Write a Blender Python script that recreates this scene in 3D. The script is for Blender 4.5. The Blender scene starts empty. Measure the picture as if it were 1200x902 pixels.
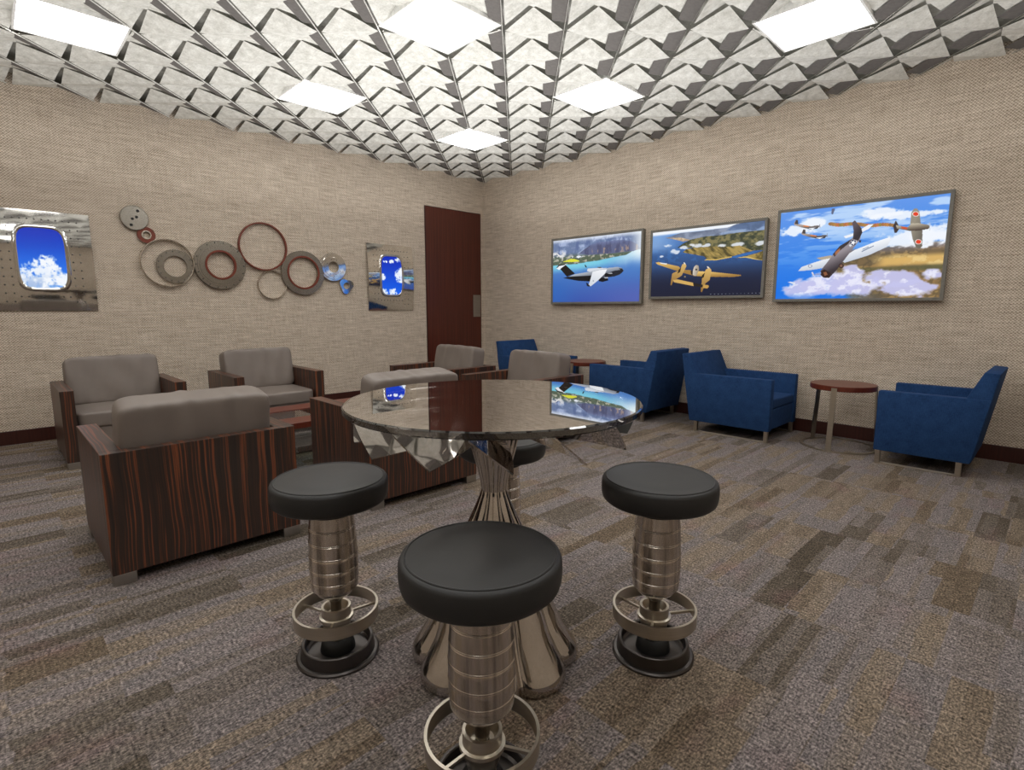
import bpy, bmesh, math, random
import numpy as np
from mathutils import Vector, Matrix, Euler
random.seed(7)
PI = math.pi
C = bpy.context.scene.collection

# ------------------------------------------------------------------ materials
def srgb(r, g, b):
    f = lambda c: (c / 255 / 12.92) if c / 255 <= 0.04045 else ((c / 255 + 0.055) / 1.055) ** 2.4
    return (f(r), f(g), f(b), 1)

class NT:
    """small helper round a node tree"""
    def __init__(s, name):
        s.m = bpy.data.materials.new(name); s.m.use_nodes = True
        s.t = s.m.node_tree; s.n = s.t.nodes; s.l = s.t.links
        s.b = s.n['Principled BSDF']; s.out = s.n['Material Output']
    def new(s, typ, **kw):
        n = s.n.new(typ)
        for k, v in kw.items():
            if hasattr(n, k): setattr(n, k, v)
        return n
    def link(s, a, b): s.l.new(a, b)
    def inp(s, sock, v):
        if hasattr(v, 'is_output') or isinstance(v, bpy.types.NodeSocket): s.l.new(v, sock)
        else: sock.default_value = v
    def coord(s, kind='Object'): return s.new('ShaderNodeTexCoord').outputs[kind]
    def sep(s, v):
        n = s.new('ShaderNodeSeparateXYZ'); s.l.new(v, n.inputs[0]); return n.outputs
    def comb(s, x, y, z):
        n = s.new('ShaderNodeCombineXYZ')
        for i, v in enumerate((x, y, z)): s.inp(n.inputs[i], v)
        return n.outputs[0]
    def math(s, op, a, b=0.0, c=0.0):
        n = s.new('ShaderNodeMath'); n.operation = op
        s.inp(n.inputs[0], a); s.inp(n.inputs[1], b)
        if op in ('MULTIPLY_ADD', 'COMPARE'): s.inp(n.inputs[2], c)
        return n.outputs[0]
    def mapping(s, v, scale=(1, 1, 1), loc=(0, 0, 0), rot=(0, 0, 0)):
        n = s.new('ShaderNodeMapping'); s.l.new(v, n.inputs[0])
        n.inputs['Scale'].default_value = scale; n.inputs['Location'].default_value = loc
        n.inputs['Rotation'].default_value = rot
        return n.outputs[0]
    def noise(s, v, scale=5, detail=3, rough=0.5, dist=0.0):
        n = s.new('ShaderNodeTexNoise'); s.l.new(v, n.inputs['Vector'])
        n.inputs['Scale'].default_value = scale; n.inputs['Detail'].default_value = detail
        n.inputs['Roughness'].default_value = rough; n.inputs['Distortion'].default_value = dist
        return n.outputs['Fac']
    def white(s, v):
        n = s.new('ShaderNodeTexWhiteNoise'); n.noise_dimensions = '3D'; s.l.new(v, n.inputs['Vector'])
        return n.outputs['Value']
    def ramp(s, f, stops, interp='LINEAR'):
        n = s.new('ShaderNodeValToRGB'); s.l.new(f, n.inputs[0]); e = n.color_ramp
        e.interpolation = interp
        while len(e.elements) < len(stops): e.elements.new(0.5)
        for el, (p, c) in zip(e.elements, stops): el.position = p; el.color = c
        return n.outputs[0]
    def mix(s, f, a, b, mode='MIX'):
        n = s.new('ShaderNodeMix'); n.data_type = 'RGBA'; n.blend_type = mode
        s.inp(n.inputs[0], f); s.inp(n.inputs[6], a); s.inp(n.inputs[7], b)
        return n.outputs[2]
    def bump(s, h, strength=0.3, dist=0.01):
        n = s.new('ShaderNodeBump'); s.l.new(h, n.inputs['Height'])
        n.inputs['Strength'].default_value = strength; n.inputs['Distance'].default_value = dist
        s.l.new(n.outputs[0], s.b.inputs['Normal'])
    def base(s, c): s.inp(s.b.inputs['Base Color'], c)
    def set(s, **kw):
        for k, v in kw.items(): s.b.inputs[k.replace('_', ' ')].default_value = v

def plain(name, col, rough=0.5, metal=0.0, var=0.06, scale=40, bump=0.0):
    n = NT(name); f = n.noise(n.coord(), scale, 3)
    d = tuple(c * (1 - var * 2) for c in col[:3]) + (1,); u = tuple(min(1, c * (1 + var * 2)) for c in col[:3]) + (1,)
    n.base(n.ramp(f, [(0.3, d), (0.7, u)])); n.set(Roughness=rough, Metallic=metal)
    if bump: n.bump(f, bump, 0.002)
    return n.m

def mat_wall():
    n = NT('grasscloth'); co = n.coord('Object'); X, Y, Z = n.sep(co)
    s = n.math('ADD', X, Y)
    v = n.comb(s, 0.0, Z)
    hor = n.noise(n.mapping(v, (4.5, 1, 75)), 1.0, 4, 0.65)
    ver = n.noise(n.mapping(v, (75, 1, 6)), 1.0, 3, 0.6)
    big = n.noise(n.mapping(v, (0.8, 1, 7)), 1.0, 4, 0.6)
    P = 2 * PI / 0.022
    wob = n.noise(n.mapping(v, (30, 1, 30)), 1.0, 2)
    a = n.math('SINE', n.math('ADD', n.math('MULTIPLY', s, P), n.math('MULTIPLY', wob, 5.0)))
    b = n.math('SINE', n.math('ADD', n.math('MULTIPLY', Z, P), n.math('MULTIPLY', wob, 5.0)))
    weave = n.math('MULTIPLY', a, b)
    f = n.math('ADD', n.math('MULTIPLY', hor, 0.66), n.math('MULTIPLY', ver, 0.34))
    f = n.math('ADD', f, n.math('MULTIPLY', weave, 0.24))
    f = n.math('ADD', f, n.math('MULTIPLY', n.math('SUBTRACT', big, 0.5), 0.14))
    c = n.ramp(f, [(0.20, srgb(124, 110, 95)), (0.40, srgb(185, 170, 152)), (0.57, srgb(212, 198, 181)), (0.82, srgb(246, 235, 221))])
    n.base(c); n.set(Roughness=0.92); n.bump(f, 0.35, 0.003)
    n.b.inputs['Specular IOR Level'].default_value = 0.15
    return n.m

def mat_carpet():
    n = NT('carpet_tiles'); co = n.coord('Object'); X, Y, Z = n.sep(co)
    fl = lambda v: n.math('FLOOR', v)
    wob = n.noise(n.mapping(co, (5, 9, 1)), 1.0, 2)
    col = fl(n.math('ADD', n.math('MULTIPLY', X, 2.0), 0.06))
    ys = n.math('ADD', Y, 0.14)
    tile = fl(n.math('MULTIPLY', ys, 2.0))
    jit = n.white(n.comb(col, tile, 3.0))
    band = fl(n.math('ADD', n.math('MULTIPLY', ys, 8.0), n.math('MULTIPLY', jit, 0.9)))
    v1 = n.white(n.comb(col, band, 1.0))
    v2 = n.white(n.comb(fl(n.math('MULTIPLY', col, 0.5)), band, 5.0))
    v3 = n.noise(n.mapping(co, (1.6, 5.0, 1)), 1.0, 2)
    v4 = n.white(n.comb(col, tile, 9.0))
    t = n.math('ADD', n.math('MULTIPLY', v1, 0.34), n.math('MULTIPLY', v2, 0.26))
    v5 = n.white(n.comb(fl(n.math('MULTIPLY', n.math('ADD', X, n.math('MULTIPLY', wob, 0.06)), 2.6)), fl(n.math('MULTIPLY', n.math('ADD', ys, n.math('MULTIPLY', wob, 0.05)), 17.0)), 2.0))
    t = n.math('ADD', t, n.math('MULTIPLY', v3, 0.20)); t = n.math('ADD', t, n.math('MULTIPLY', v4, 0.12)); t = n.math('ADD', t, n.math('MULTIPLY', v5, 0.20))
    c = n.ramp(t, [(0.22, srgb(104, 94, 82)), (0.34, srgb(126, 116, 105)), (0.43, srgb(143, 133, 127)), (0.51, srgb(158, 148, 146)),
                   (0.58, srgb(148, 140, 139)), (0.66, srgb(160, 145, 129)), (0.80, srgb(130, 115, 98))])
    pink = n.noise(n.mapping(co, (3, 5, 1), (3.7, 1.1, 0)), 1.0, 2)
    c = n.mix(n.math('MULTIPLY', n.ramp(pink, [(0.58, (0, 0, 0, 1)), (0.75, (1, 1, 1, 1))]), 0.35), c, srgb(156, 122, 122))
    pile = n.noise(n.mapping(co, (90, 150, 60)), 1.0, 3, 0.7)
    rib = n.noise(n.mapping(co, (130, 26, 1)), 1.0, 2, 0.6)
    g = n.math('ADD', n.math('MULTIPLY', pile, 0.7), n.math('MULTIPLY', rib, 0.3))
    k = n.ramp(g, [(0.35, (0.10, 0.10, 0.10, 1)), (0.5, (0.60, 0.60, 0.60, 1)), (0.68, (1.75, 1.70, 1.64, 1))])
    c = n.mix(1.0, c, k, 'MULTIPLY')
    n.base(c); n.set(Roughness=0.95); n.b.inputs['Specular IOR Level'].default_value = 0.1
    n.bump(g, 0.8, 0.008)
    return n.m

def mat_macassar():
    n = NT('macassar_veneer'); tc = n.new('ShaderNodeTexCoord'); co = tc.outputs['Object']
    X, Y, Z = n.sep(co)
    nz = n.math('ABSOLUTE', n.sep(tc.outputs['Normal'])[2])
    top = n.math('GREATER_THAN', nz, 0.7)
    s = n.math('ADD', X, Y)
    a = n.comb(s, 0.0, Z)
    b = n.comb(X, 0.0, Y)
    mx = n.new('ShaderNodeMix'); mx.data_type = 'VECTOR'
    n.link(top, mx.inputs[0]); n.link(a, mx.inputs[4]); n.link(b, mx.inputs[5])
    v = mx.outputs[1]
    wav = n.noise(n.mapping(v, (3, 1, 1.6)), 1.0, 2)
    vv = n.new('ShaderNodeVectorMath'); vv.operation = 'ADD'; n.link(v, vv.inputs[0])
    n.link(n.comb(n.math('MULTIPLY', wav, 0.05), 0.0, 0.0), vv.inputs[1])
    st = n.noise(n.mapping(vv.outputs[0], (66, 1, 0.5)), 1.0, 3, 0.6)
    fine = n.noise(n.mapping(vv.outputs[0], (160, 1, 2.5)), 1.0, 2, 0.6)
    f = n.math('ADD', n.math('MULTIPLY', st, 0.8), n.math('MULTIPLY', fine, 0.2))
    c = n.ramp(f, [(0.36, srgb(40, 34, 31)), (0.46, srgb(54, 42, 37)), (0.525, srgb(62, 43, 35)), (0.575, srgb(134, 76, 48)), (0.63, srgb(94, 56, 40)), (0.69, srgb(48, 38, 34))])
    n.base(c); n.set(Roughness=0.34)
    return n.m

def mat_redwood(name, c1, c2, rough=0.35):
    n = NT(name); co = n.coord('Object'); X, Y, Z = n.sep(co)
    v = n.comb(n.math('ADD', X, Y), 0.0, Z)
    f = n.noise(n.mapping(v, (60, 1, 0.8)), 1.0, 4, 0.65)
    n.base(n.ramp(f, [(0.3, c1), (0.7, c2)])); n.set(Roughness=rough)
    return n.m

def mat_metal(name, col, rough, brushed=0.0, bumpy=0.0):
    n = NT(name); co = n.coord('Object')
    f = n.noise(n.mapping(co, (4, 4, 120)), 1.0, 3) if brushed else n.noise(co, 6, 2)
    lo = tuple(c * 0.9 for c in col[:3]) + (1,)
    n.base(n.ramp(f, [(0.35, lo), (0.65, col)])); n.set(Metallic=1.0, Roughness=rough)
    if bumpy: n.bump(n.noise(co, 7, 2), bumpy, 0.02)
    elif brushed: n.bump(f, brushed, 0.0005)
    return n.m

def mat_spun():
    n = NT('spun_steel'); co = n.coord('Object')
    f = n.noise(n.mapping(co, (34, 34, 0.6)), 1.0, 3, 0.6)
    n.base(n.ramp(f, [(0.3, srgb(150, 142, 134)), (0.5, srgb(200, 191, 181)), (0.7, srgb(232, 224, 214))])); n.set(Metallic=1.0, Roughness=0.24)  # vertical streaks paint reflected light and dark bands into the steel colour
    n.bump(f, 0.25, 0.004)
    return n.m

def mat_leather(name, col, rough=0.5, var=0.1, bump=0.25):
    n = NT(name); co = n.coord('Object')
    g = n.noise(co, 5, 4, 0.6); p = n.noise(co, 220, 2)
    d = tuple(c * (1 - var) for c in col[:3]) + (1,); u = tuple(c * (1 + var) for c in col[:3]) + (1,)
    n.base(n.ramp(g, [(0.3, d), (0.7, u)])); n.set(Roughness=rough)
    n.bump(n.math('ADD', n.math('MULTIPLY', g, 1.5), n.math('MULTIPLY', p, 0.1)), bump, 0.01)
    return n.m

def mat_fabric(name, c1, c2):
    n = NT(name); co = n.coord('Object'); X, Y, Z = n.sep(co)
    v = n.comb(n.math('ADD', X, Y), 0.0, Z)
    a = n.noise(n.mapping(v, (230, 1, 40)), 1.0, 2); b = n.noise(n.mapping(v, (40, 1, 230)), 1.0, 2)
    g = n.noise(co, 14, 3)
    f = n.math('ADD', n.math('MULTIPLY', a, 0.4), n.math('ADD', n.math('MULTIPLY', b, 0.3), n.math('MULTIPLY', g, 0.3)))
    n.base(n.ramp(f, [(0.32, c1), (0.68, c2)])); n.set(Roughness=0.9)
    n.b.inputs['Specular IOR Level'].default_value = 0.2
    n.bump(f, 0.3, 0.003)
    return n.m

def mat_felt():
    n = NT('moulded_felt'); co = n.coord('Object')
    f = n.math('ADD', n.math('MULTIPLY', n.noise(co, 18, 4, 0.65), 0.7), n.math('MULTIPLY', n.noise(co, 90, 2), 0.3))
    n.base(n.ramp(f, [(0.3, srgb(188, 187, 178)), (0.5, srgb(216, 215, 208)), (0.7, srgb(240, 240, 234))])); n.set(Roughness=0.9)
    n.b.inputs['Specular IOR Level'].default_value = 0.1
    n.bump(f, 0.25, 0.004)
    return n.m

def mat_emit(name, col, strength):
    n = NT(name); f = n.noise(n.coord(), 3, 1)
    lo = tuple(c * 0.97 for c in col[:3]) + (1,)
    n.base((0.8, 0.8, 0.8, 1)); n.link(n.ramp(f, [(0.3, lo), (0.7, col)]), n.b.inputs['Emission Color'])
    n.b.inputs['Emission Strength'].default_value = strength
    return n.m

def mat_picture(name, strength, gloss=0.25):
    n = NT(name); a = n.new('ShaderNodeVertexColor'); a.layer_name = 'paint'
    n.base((0.01, 0.01, 0.01, 1)); n.set(Roughness=gloss)
    n.link(a.outputs['Color'], n.b.inputs['Emission Color']); n.b.inputs['Emission Strength'].default_value = strength
    n.b.inputs['Specular IOR Level'].default_value = 0.2
    return n.m

def mat_glass(name, tint, refl, tint_amt):
    n = NT(name)
    tr = n.new('ShaderNodeBsdfTransparent'); tr.inputs[0].default_value = tint
    gl = n.new('ShaderNodeBsdfGlossy'); gl.inputs['Roughness'].default_value = 0.005
    gl.inputs['Color'].default_value = (0.95, 0.95, 0.95, 1)
    lw = n.new('ShaderNodeLayerWeight'); lw.inputs['Blend'].default_value = tint_amt
    f = n.math('ADD', n.math('MULTIPLY', lw.outputs['Fresnel'], 1.0), refl)
    if tint_amt == 0.5: f = n.math('MULTIPLY', n.math('POWER', lw.outputs['Facing'], 1.5), 1.5)
    f = n.math('MINIMUM', f, 0.92)
    mx = n.new('ShaderNodeMixShader'); n.link(f, mx.inputs[0]); n.link(tr.outputs[0], mx.inputs[1]); n.link(gl.outputs[0], mx.inputs[2])
    n.link(mx.outputs[0], n.out.inputs['Surface'])
    return n.m

M = dict(
    wall=mat_wall(), carpet=mat_carpet(), macassar=mat_macassar(), felt=mat_felt(),
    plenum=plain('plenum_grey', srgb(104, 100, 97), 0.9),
    door=mat_redwood('door_veneer', srgb(64, 26, 18), srgb(98, 44, 30)),
    baseb=mat_redwood('baseboard_veneer', srgb(50, 22, 18), srgb(72, 34, 27)),
    mahog=mat_redwood('mahogany', srgb(86, 36, 24), srgb(112, 50, 34), 0.3),
    leather=mat_leather('taupe_leather', srgb(124, 114, 107), 0.45, 0.06, 0.06),
    blackl=mat_leather('black_leather', srgb(34, 34, 34), 0.48, 0.1, 0.06),
    blue=mat_fabric('blue_fabric', srgb(22, 48, 86), srgb(42, 76, 124)),
    nickel=mat_metal('brushed_nickel', srgb(196, 188, 174), 0.3, 0.15),
    satin=mat_metal('satin_steel', srgb(172, 168, 162), 0.42, 0.2),
    chrome=mat_metal('polished_chrome', srgb(200, 194, 188), 0.03),
    spun=mat_spun(),
    gunmetal=mat_metal('gunmetal', srgb(92, 88, 86), 0.34),
    mirror=mat_metal('polished_sheet', srgb(218, 216, 212), 0.05, 0, 0.012),
    ringgrey=mat_metal('machined_grey', srgb(160, 155, 146), 0.24),
    silver=mat_metal('bright_wire', srgb(214, 206, 194), 0.2),
    redring=plain('rust_red_enamel', srgb(118, 52, 34), 0.35),
    bezel=plain('bezel_grey', srgb(122, 119, 111), 0.5),
    black=plain('black_rubber', srgb(20, 20, 20), 0.6),
    rivet=plain('rivet_dark', srgb(96, 94, 92), 0.4, 1.0),
    lightf=plain('light_frame_white', srgb(235, 235, 232), 0.5),
    diffuser=mat_emit('light_diffuser', (1.0, 0.985, 0.965, 1), 9.0),
    screen=mat_picture('screen_picture', 1.0), sky=mat_picture('sky_picture', 1.0),
    glass=mat_glass('smoked_glass', (0.84, 0.82, 0.80, 1), 0.0, 0.5),
    glassedge=mat_glass('glass_edge', (0.28, 0.27, 0.26, 1), 0.10, 0.3),
    glassunder=mat_glass('glass_underside', (0.97, 0.97, 0.97, 1), 0.0, 0.08),
    clear=mat_glass('clear_glass', (0.86, 0.90, 0.89, 1), 0.04, 0.3),
)

# ------------------------------------------------------------------ mesh helpers
class MB:
    def __init__(s): s.bm = bmesh.new()
    def box(s, a, b, bev=0.0, seg=2, mi=0):
        x0, y0, z0 = a; x1, y1, z1 = b
        v = [s.bm.verts.new(p) for p in ((x0, y0, z0), (x1, y0, z0), (x1, y1, z0), (x0, y1, z0), (x0, y0, z1), (x1, y0, z1), (x1, y1, z1), (x0, y1, z1))]
        f = [s.bm.faces.new([v[i] for i in q]) for q in ((3, 2, 1, 0), (4, 5, 6, 7), (0, 1, 5, 4), (1, 2, 6, 5), (2, 3, 7, 6), (3, 0, 4, 7))]
        for q in f: q.material_index = mi
        if bev > 0:
            e = list({e for q in f for e in q.edges})
            r = bmesh.ops.bevel(s.bm, geom=e, offset=bev, segments=seg, profile=0.5, affect='EDGES')
            for q in r['faces']: q.material_index = mi
        return s
    def prism(s, pts, axis, lo, hi, bev=0.0, mi=0):
        """polygon pts (2d) extruded along axis 0/1/2 from lo to hi"""
        def P(p, h):
            q = list(p); q.insert(axis, h); return q
        a = [s.bm.verts.new(P(p, lo)) for p in pts]; b = [s.bm.verts.new(P(p, hi)) for p in pts]
        n = len(pts); f = [s.bm.faces.new(a), s.bm.faces.new(b[::-1])]
        for i in range(n): f.append(s.bm.faces.new((a[i], b[i], b[(i + 1) % n], a[(i + 1) % n])))
        for q in f: q.material_index = mi
        bmesh.ops.recalc_face_normals(s.bm, faces=f)
        if bev > 0:
            e = list({e for q in f for e in q.edges})
            bmesh.ops.bevel(s.bm, geom=e, offset=bev, segments=2, profile=0.5, affect='EDGES')
        return s
    def lathe(s, prof, seg=48, M4=None, closed=False, rfun=None, mi=0):
        """prof: (r,z) list; axis z"""
        rings = []
        for r, z in prof:
            if r < 1e-6: rings.append([s.bm.verts.new((0, 0, z))]); continue
            ring = []
            for k in range(seg):
                t = 2 * PI * k / seg; rr = rfun(r, z, t) if rfun else r
                ring.append(s.bm.verts.new((rr * math.cos(t), rr * math.sin(t), z)))
            rings.append(ring)
        fs = []
        pairs = list(zip(rings, rings[1:])) + ([(rings[-1], rings[0])] if closed else [])
        for a, b in pairs:
            if len(a) == 1 and len(b) == 1: continue
            for k in range(seg):
                k2 = (k + 1) % seg
                if len(a) == 1: q = (a[0], b[k2], b[k])
                elif len(b) == 1: q = (a[k], a[k2], b[0])
                else: q = (a[k], a[k2], b[k2], b[k])
                fs.append(s.bm.faces.new(q))
        for q in fs: q.material_index = mi; q.smooth = True
        if M4 is not None:
            bmesh.ops.transform(s.bm, matrix=M4, verts=[v for r in rings for v in r])
        return s
    def tube(s, p, q, r, seg=10, mi=0):
        p, q = Vector(p), Vector(q); d = q - p
        M4 = Matrix.Translation(p) @ d.to_track_quat('Z', 'Y').to_matrix().to_4x4()
        return s.lathe([(0, 0), (r, 0), (r, d.length), (0, d.length)], seg, M4, mi=mi)
    def poly(s, pts, mi=0):
        f = s.bm.faces.new([s.bm.verts.new(p) for p in pts]); f.material_index = mi; return s
    def build(s, name, mat, parent=None, smooth=None, loc=None):
        me = bpy.data.meshes.new(name)
        bmesh.ops.recalc_face_normals(s.bm, faces=s.bm.faces)
        s.bm.to_mesh(me); s.bm.free()
        for m in (mat if isinstance(mat, (list, tuple)) else [mat]): me.materials.append(m)
        if smooth is not None:
            if smooth >= 180:
                for p in me.polygons: p.use_smooth = True
            else:
                for p in me.polygons: p.use_smooth = True
                me.set_sharp_from_angle(angle=math.radians(smooth))
        o = bpy.data.objects.new(name, me); C.objects.link(o)
        if parent: o.parent = parent
        if loc: o.location = loc
        return o

def tag(o, label=None, cat=None, group=None, kind=None):
    if label: o['label'] = label
    if cat: o['category'] = cat
    if group: o['group'] = group
    if kind: o['kind'] = kind
    return o

def thing(name, label, cat, loc=(0, 0, 0), rz=0.0, group=None):
    o = bpy.data.objects.new(name, None); C.objects.link(o); o.empty_display_size = 0.1
    o.location = loc; o.rotation_euler = (0, 0, rz)
    return tag(o, label, cat, group)

def kids(o): return [c for c in C.objects if c.parent == o]
def dup(root, loc, rz, label):
    r = root.copy(); C.objects.link(r); r.location = loc; r.rotation_euler = (0, 0, rz); r['label'] = label
    for ch in kids(root):
        c = ch.copy(); C.objects.link(c); c.parent = r
        for g in kids(ch):
            d = g.copy(); C.objects.link(d); d.parent = c
    return r

def pillow(w, d, h, seed, puff=0.06, wr=0.006, n=26, ex=5.0, crown=0.0):
    """soft box cushion centred at the origin"""
    rnd = random.Random(seed); ph = [rnd.uniform(0, 6.28) for _ in range(8)]
    mb = MB(); bmesh.ops.create_cube(mb.bm, size=2.0)
    bmesh.ops.subdivide_edges(mb.bm, edges=mb.bm.edges[:], cuts=n, use_grid_fill=True)
    for v in mb.bm.verts:
        x, y, z = v.co
        l = (abs(x) ** ex + abs(y) ** ex + abs(z) ** ex) ** (1 / ex)
        x, y, z = x / l, y / l, z / l
        px = 1 + puff * (1 - y * y) * (1 - z * z); py = 1 + puff * 1.6 * (1 - x * x) * (1 - z * z); pz = 1 + (puff + crown) * (1 - x * x) * (1 - y * y)
        X, Y, Z = x * w / 2 * px, y * d / 2 * py, z * h / 2 * pz
        wv = wr * (math.sin(8 * x + 1.5 * z + ph[0]) * math.sin(2.2 * z + ph[1]) + 0.7 * math.sin(15 * x - 2 * z + ph[2])
                   + 0.5 * math.sin(27 * x + ph[3]) * max(0, abs(z)) + 0.25 * math.sin(5 * z + 3 * x + ph[4]))
        v.co = (X, Y + wv * (1 if abs(y) > 0.3 else 0.3), Z + 0.8 * wv * (abs(z) > 0.5) * math.cos(5 * x + ph[5]))
    return mb

# ------------------------------------------------------------------ room
RX, RY, H = -8.4, -8.4, 3.25
ZC = 3.107
def struct(name, mb, mat, parent=None):
    o = mb.build(name, mat, parent)
    if not parent: o['kind'] = 'structure'
    return o
struct('floor', MB().box((RX - .1, RY - .1, -0.1), (0.1, 0.1, 0)), M['carpet'])
struct('wall_left', MB().box((RX, 0, 0), (0.1, 0.1, H)), M['wall'])
struct('wall_right', MB().box((0, RY, 0), (0.1, 0, H)), M['wall'])
struct('wall_back', MB().box((RX - .1, RY - .1, 0), (0.1, RY, H)), M['wall'])
struct('wall_side', MB().box((RX - .1, RY, 0), (RX, 0.1, H)), M['wall'])
DX0, DX1, DZ = -1.117, -0.097, 2.634
b = MB().box((RX, -0.014, 0), (DX0, 0, 0.124), 0.003); b.box((DX1, -0.014, 0), (-0.014, 0, 0.124), 0.003)
struct('baseboard_left', b, M['baseb'])
struct('baseboard_right', MB().box((-0.014, RY, 0), (0, 0, 0.124), 0.003), M['baseb'])
d = struct('door_1', MB().box((DX0, -0.02, 0.0), (DX1, 0.0, DZ), 0.003), M['door'])
MB().box((-0.256, -0.026, 1.073), (-0.111, -0.018, 1.411), 0.003).build('push_plate', M['satin'], d)
f = MB(); f.box((DX0 - .012, -0.012, 0), (DX0, 0, DZ + .012)); f.box((DX1, -0.012, 0), (DX1 + .012, 0, DZ + .012)); f.box((DX0, -0.012, DZ), (DX1, 0, DZ + .012))
f.build('door_frame', M['baseb'], d)

# ceiling: folded felt sheet in a lattice set at 45 degrees to the walls
T = 0.6; S = T / math.sqrt(2); D = 0.11
LI = (2, 5, 8, 11)
cb = MB(); U = Vector((1, 1, 0)) / math.sqrt(2); V = Vector((1, -1, 0)) / math.sqrt(2)
def cp(i, j, a, bb, z):
    p = V * ((i + a) * S) + U * (j * S + 0.03 + bb * S); return (p.x, p.y, ZC + z)
ZJ = 0.055
for j in range(-32, 3):
    for i in range(-22, 23):
        c0 = V * ((i + .5) * S) + U * ((j + .5) * S)
        if not (RX - .5 < c0.x < .5 and RY - .5 < c0.y < .5): continue
        J = cp(i, j, .5, .57, ZJ)
        cb.poly([cp(i, j, .04, 0, 0), cp(i, j, .98, 0, 0), J])                              # near slope
        cb.poly([cp(i, j, .06, 1, 0), cp(i, j, .99, 1, 0), J])                              # broad slope
        cb.poly([cp(i, j, 0.05, 0.04, 0.0), cp(i, j, 0.05, .84, 0.0), cp(i, j, .50, .56, .085)])  # sail
        cb.poly([cp(i, j, .52, .54, ZJ), cp(i, j, .75, .05, .024), cp(i, j, .78, .66, .036)])
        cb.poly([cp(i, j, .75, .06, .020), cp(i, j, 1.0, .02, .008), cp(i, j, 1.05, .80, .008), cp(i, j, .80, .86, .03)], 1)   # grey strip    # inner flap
        cb.poly([cp(i, j, .03, -.35, .095), cp(i, j, .03, .65, .095), cp(i, j, 1.03, .65, .095), cp(i, j, 1.03, -.35, .095)])  # inner sheet
        cb.poly([cp(i, j, 1.0, 0, -.003), cp(i, j, 1.0, 1, -.003), cp(i, j, 1.012, 1, .004), cp(i, j, 1.012, 0, .004)])   # rib
        cb.poly([cp(i, j, .04, 0, 0), cp(i, j, .98, 0, 0), cp(i, j, .9, 0.0, .012), cp(i, j, .1, 0.0, .012)])
bm = cb.bm
cuts = [((0, 0, 0), (1, 0, 0)), ((0, 0, 0), (0, 1, 0)), ((RX, 0, 0), (-1, 0, 0)), ((0, RY, 0), (0, -1, 0))]
for co, no in cuts:
    bmesh.ops.bisect_plane(bm, geom=bm.verts[:] + bm.edges[:] + bm.faces[:], plane_co=co, plane_no=no, clear_outer=True)
for k in LI:
    for q in (k, k + 1):
        for no in ((1, 0, 0), (0, 1, 0)):
            bmesh.ops.bisect_plane(bm, geom=bm.verts[:] + bm.edges[:] + bm.faces[:], plane_co=(-T * q, -T * q, 0), plane_no=no)
kill = []
for fc in bm.faces:
    c = fc.calc_center_median(); a, bb = -c.x / T, -c.y / T
    if int(math.floor(a)) in LI and int(math.floor(bb)) in LI: kill.append(fc)
bmesh.ops.delete(bm, geom=kill, context='FACES')
felt = struct('ceiling', cb, [M['felt'], M['plenum']])
MB().box((RX, RY, H), (0, 0, H + .1)).build('ceiling_backing', M['plenum'], felt)
LABEL = {(2, 2): 'square ceiling light nearest the room corner by the door', (5, 2): 'square ceiling light above the ring sculpture, left of the corner light',
         (8, 2): 'square ceiling light at the far left above the left sky panel', (2, 5): 'square ceiling light above the middle screen, right of the corner light',
         (5, 5): 'square ceiling light at top centre of the photo above the table', (2, 8): 'square ceiling light at upper right above the largest screen'}
proto = None
for a in LI:
    for bb in LI:
        lab = LABEL.get((a, bb), 'square ceiling light outside the photo in the near part of the room')
        loc = (-T * (a + .5), -T * (bb + .5), ZC + .03)
        if proto is None:
            proto = thing('ceiling_light', lab, 'ceiling light', loc, 0, 'square ceiling lights')
            h = T / 2
            fr = MB()
            for (x0, y0, x1, y1) in ((-h, -h, h, -h + .015), (-h, h - .015, h, h), (-h, -h, -h + .015, h), (h - .015, -h, h, h)):
                fr.box((x0, y0, -.012), (x1, y1, .1))
            fr.build('light_frame', M['lightf'], proto)
            MB().box((-h + .015, -h + .015, 0.0), (h - .015, h - .015, .02)).build('diffuser', M['diffuser'], proto)
        else: dup(proto, loc, 0, lab)

# ------------------------------------------------------------------ club chairs (front faces -y)
def make_club(seed):
    t = thing('club_chair', '', 'armchair', group='macassar club chairs round the coffee table')
    W, Dp, Z0, Z1 = .83, .80, .052, .60
    w, d = W / 2, Dp / 2; aw = .085
    sh = MB()
    sh.box((-w, -d, Z0), (-w + aw, d - .06, Z1), .002); sh.box((w - aw, -d, Z0), (w, d - .06, Z1), .002)
    sh.box((-w, d - .06, Z0), (w, d, Z1), .002)
    sh.build('wood_shell', M['macassar'], t)
    MB().box((-w + aw + .002, -d + .035, .10), (w - aw - .002, d - .062, .30), .012).build('seat_base', M['leather'], t)
    s = pillow(W - 2 * aw - .006, Dp - .085, .125, seed, .008, .001, 26, 12.0, .10)
    s.build('seat_cushion', M['leather'], t, 180, (0, -.025, .358))
    bk = pillow(W - 2 * aw - .004, .19, .40, seed + 1, .02, .0036, 34, 11.0)
    o = bk.build('back_cushion', M['leather'], t, 180, (0, d - .185, .60)); o.rotation_euler = (math.radians(-10), 0, 0)
    for sx in (-1, 1):
        for sy in (-1, 1):
            cx, cy = sx * (w - .045), sy * (d - .045)
            MB().box((cx - .043, cy - .043, 0), (cx + .043, cy + .043, Z0), .002).build('foot', M['satin'], t)
    return t
c0 = make_club(11)
c0.location = (-5.025, -3.30, 0); c0.rotation_euler = (0, 0, PI)
c0['label'] = 'dark striped wood club chair in the left foreground, its back to the camera'
dup(c0, (-4.975, -.95, 0), 0, 'club chair against the wall at far left, below the left sky panel')
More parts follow.
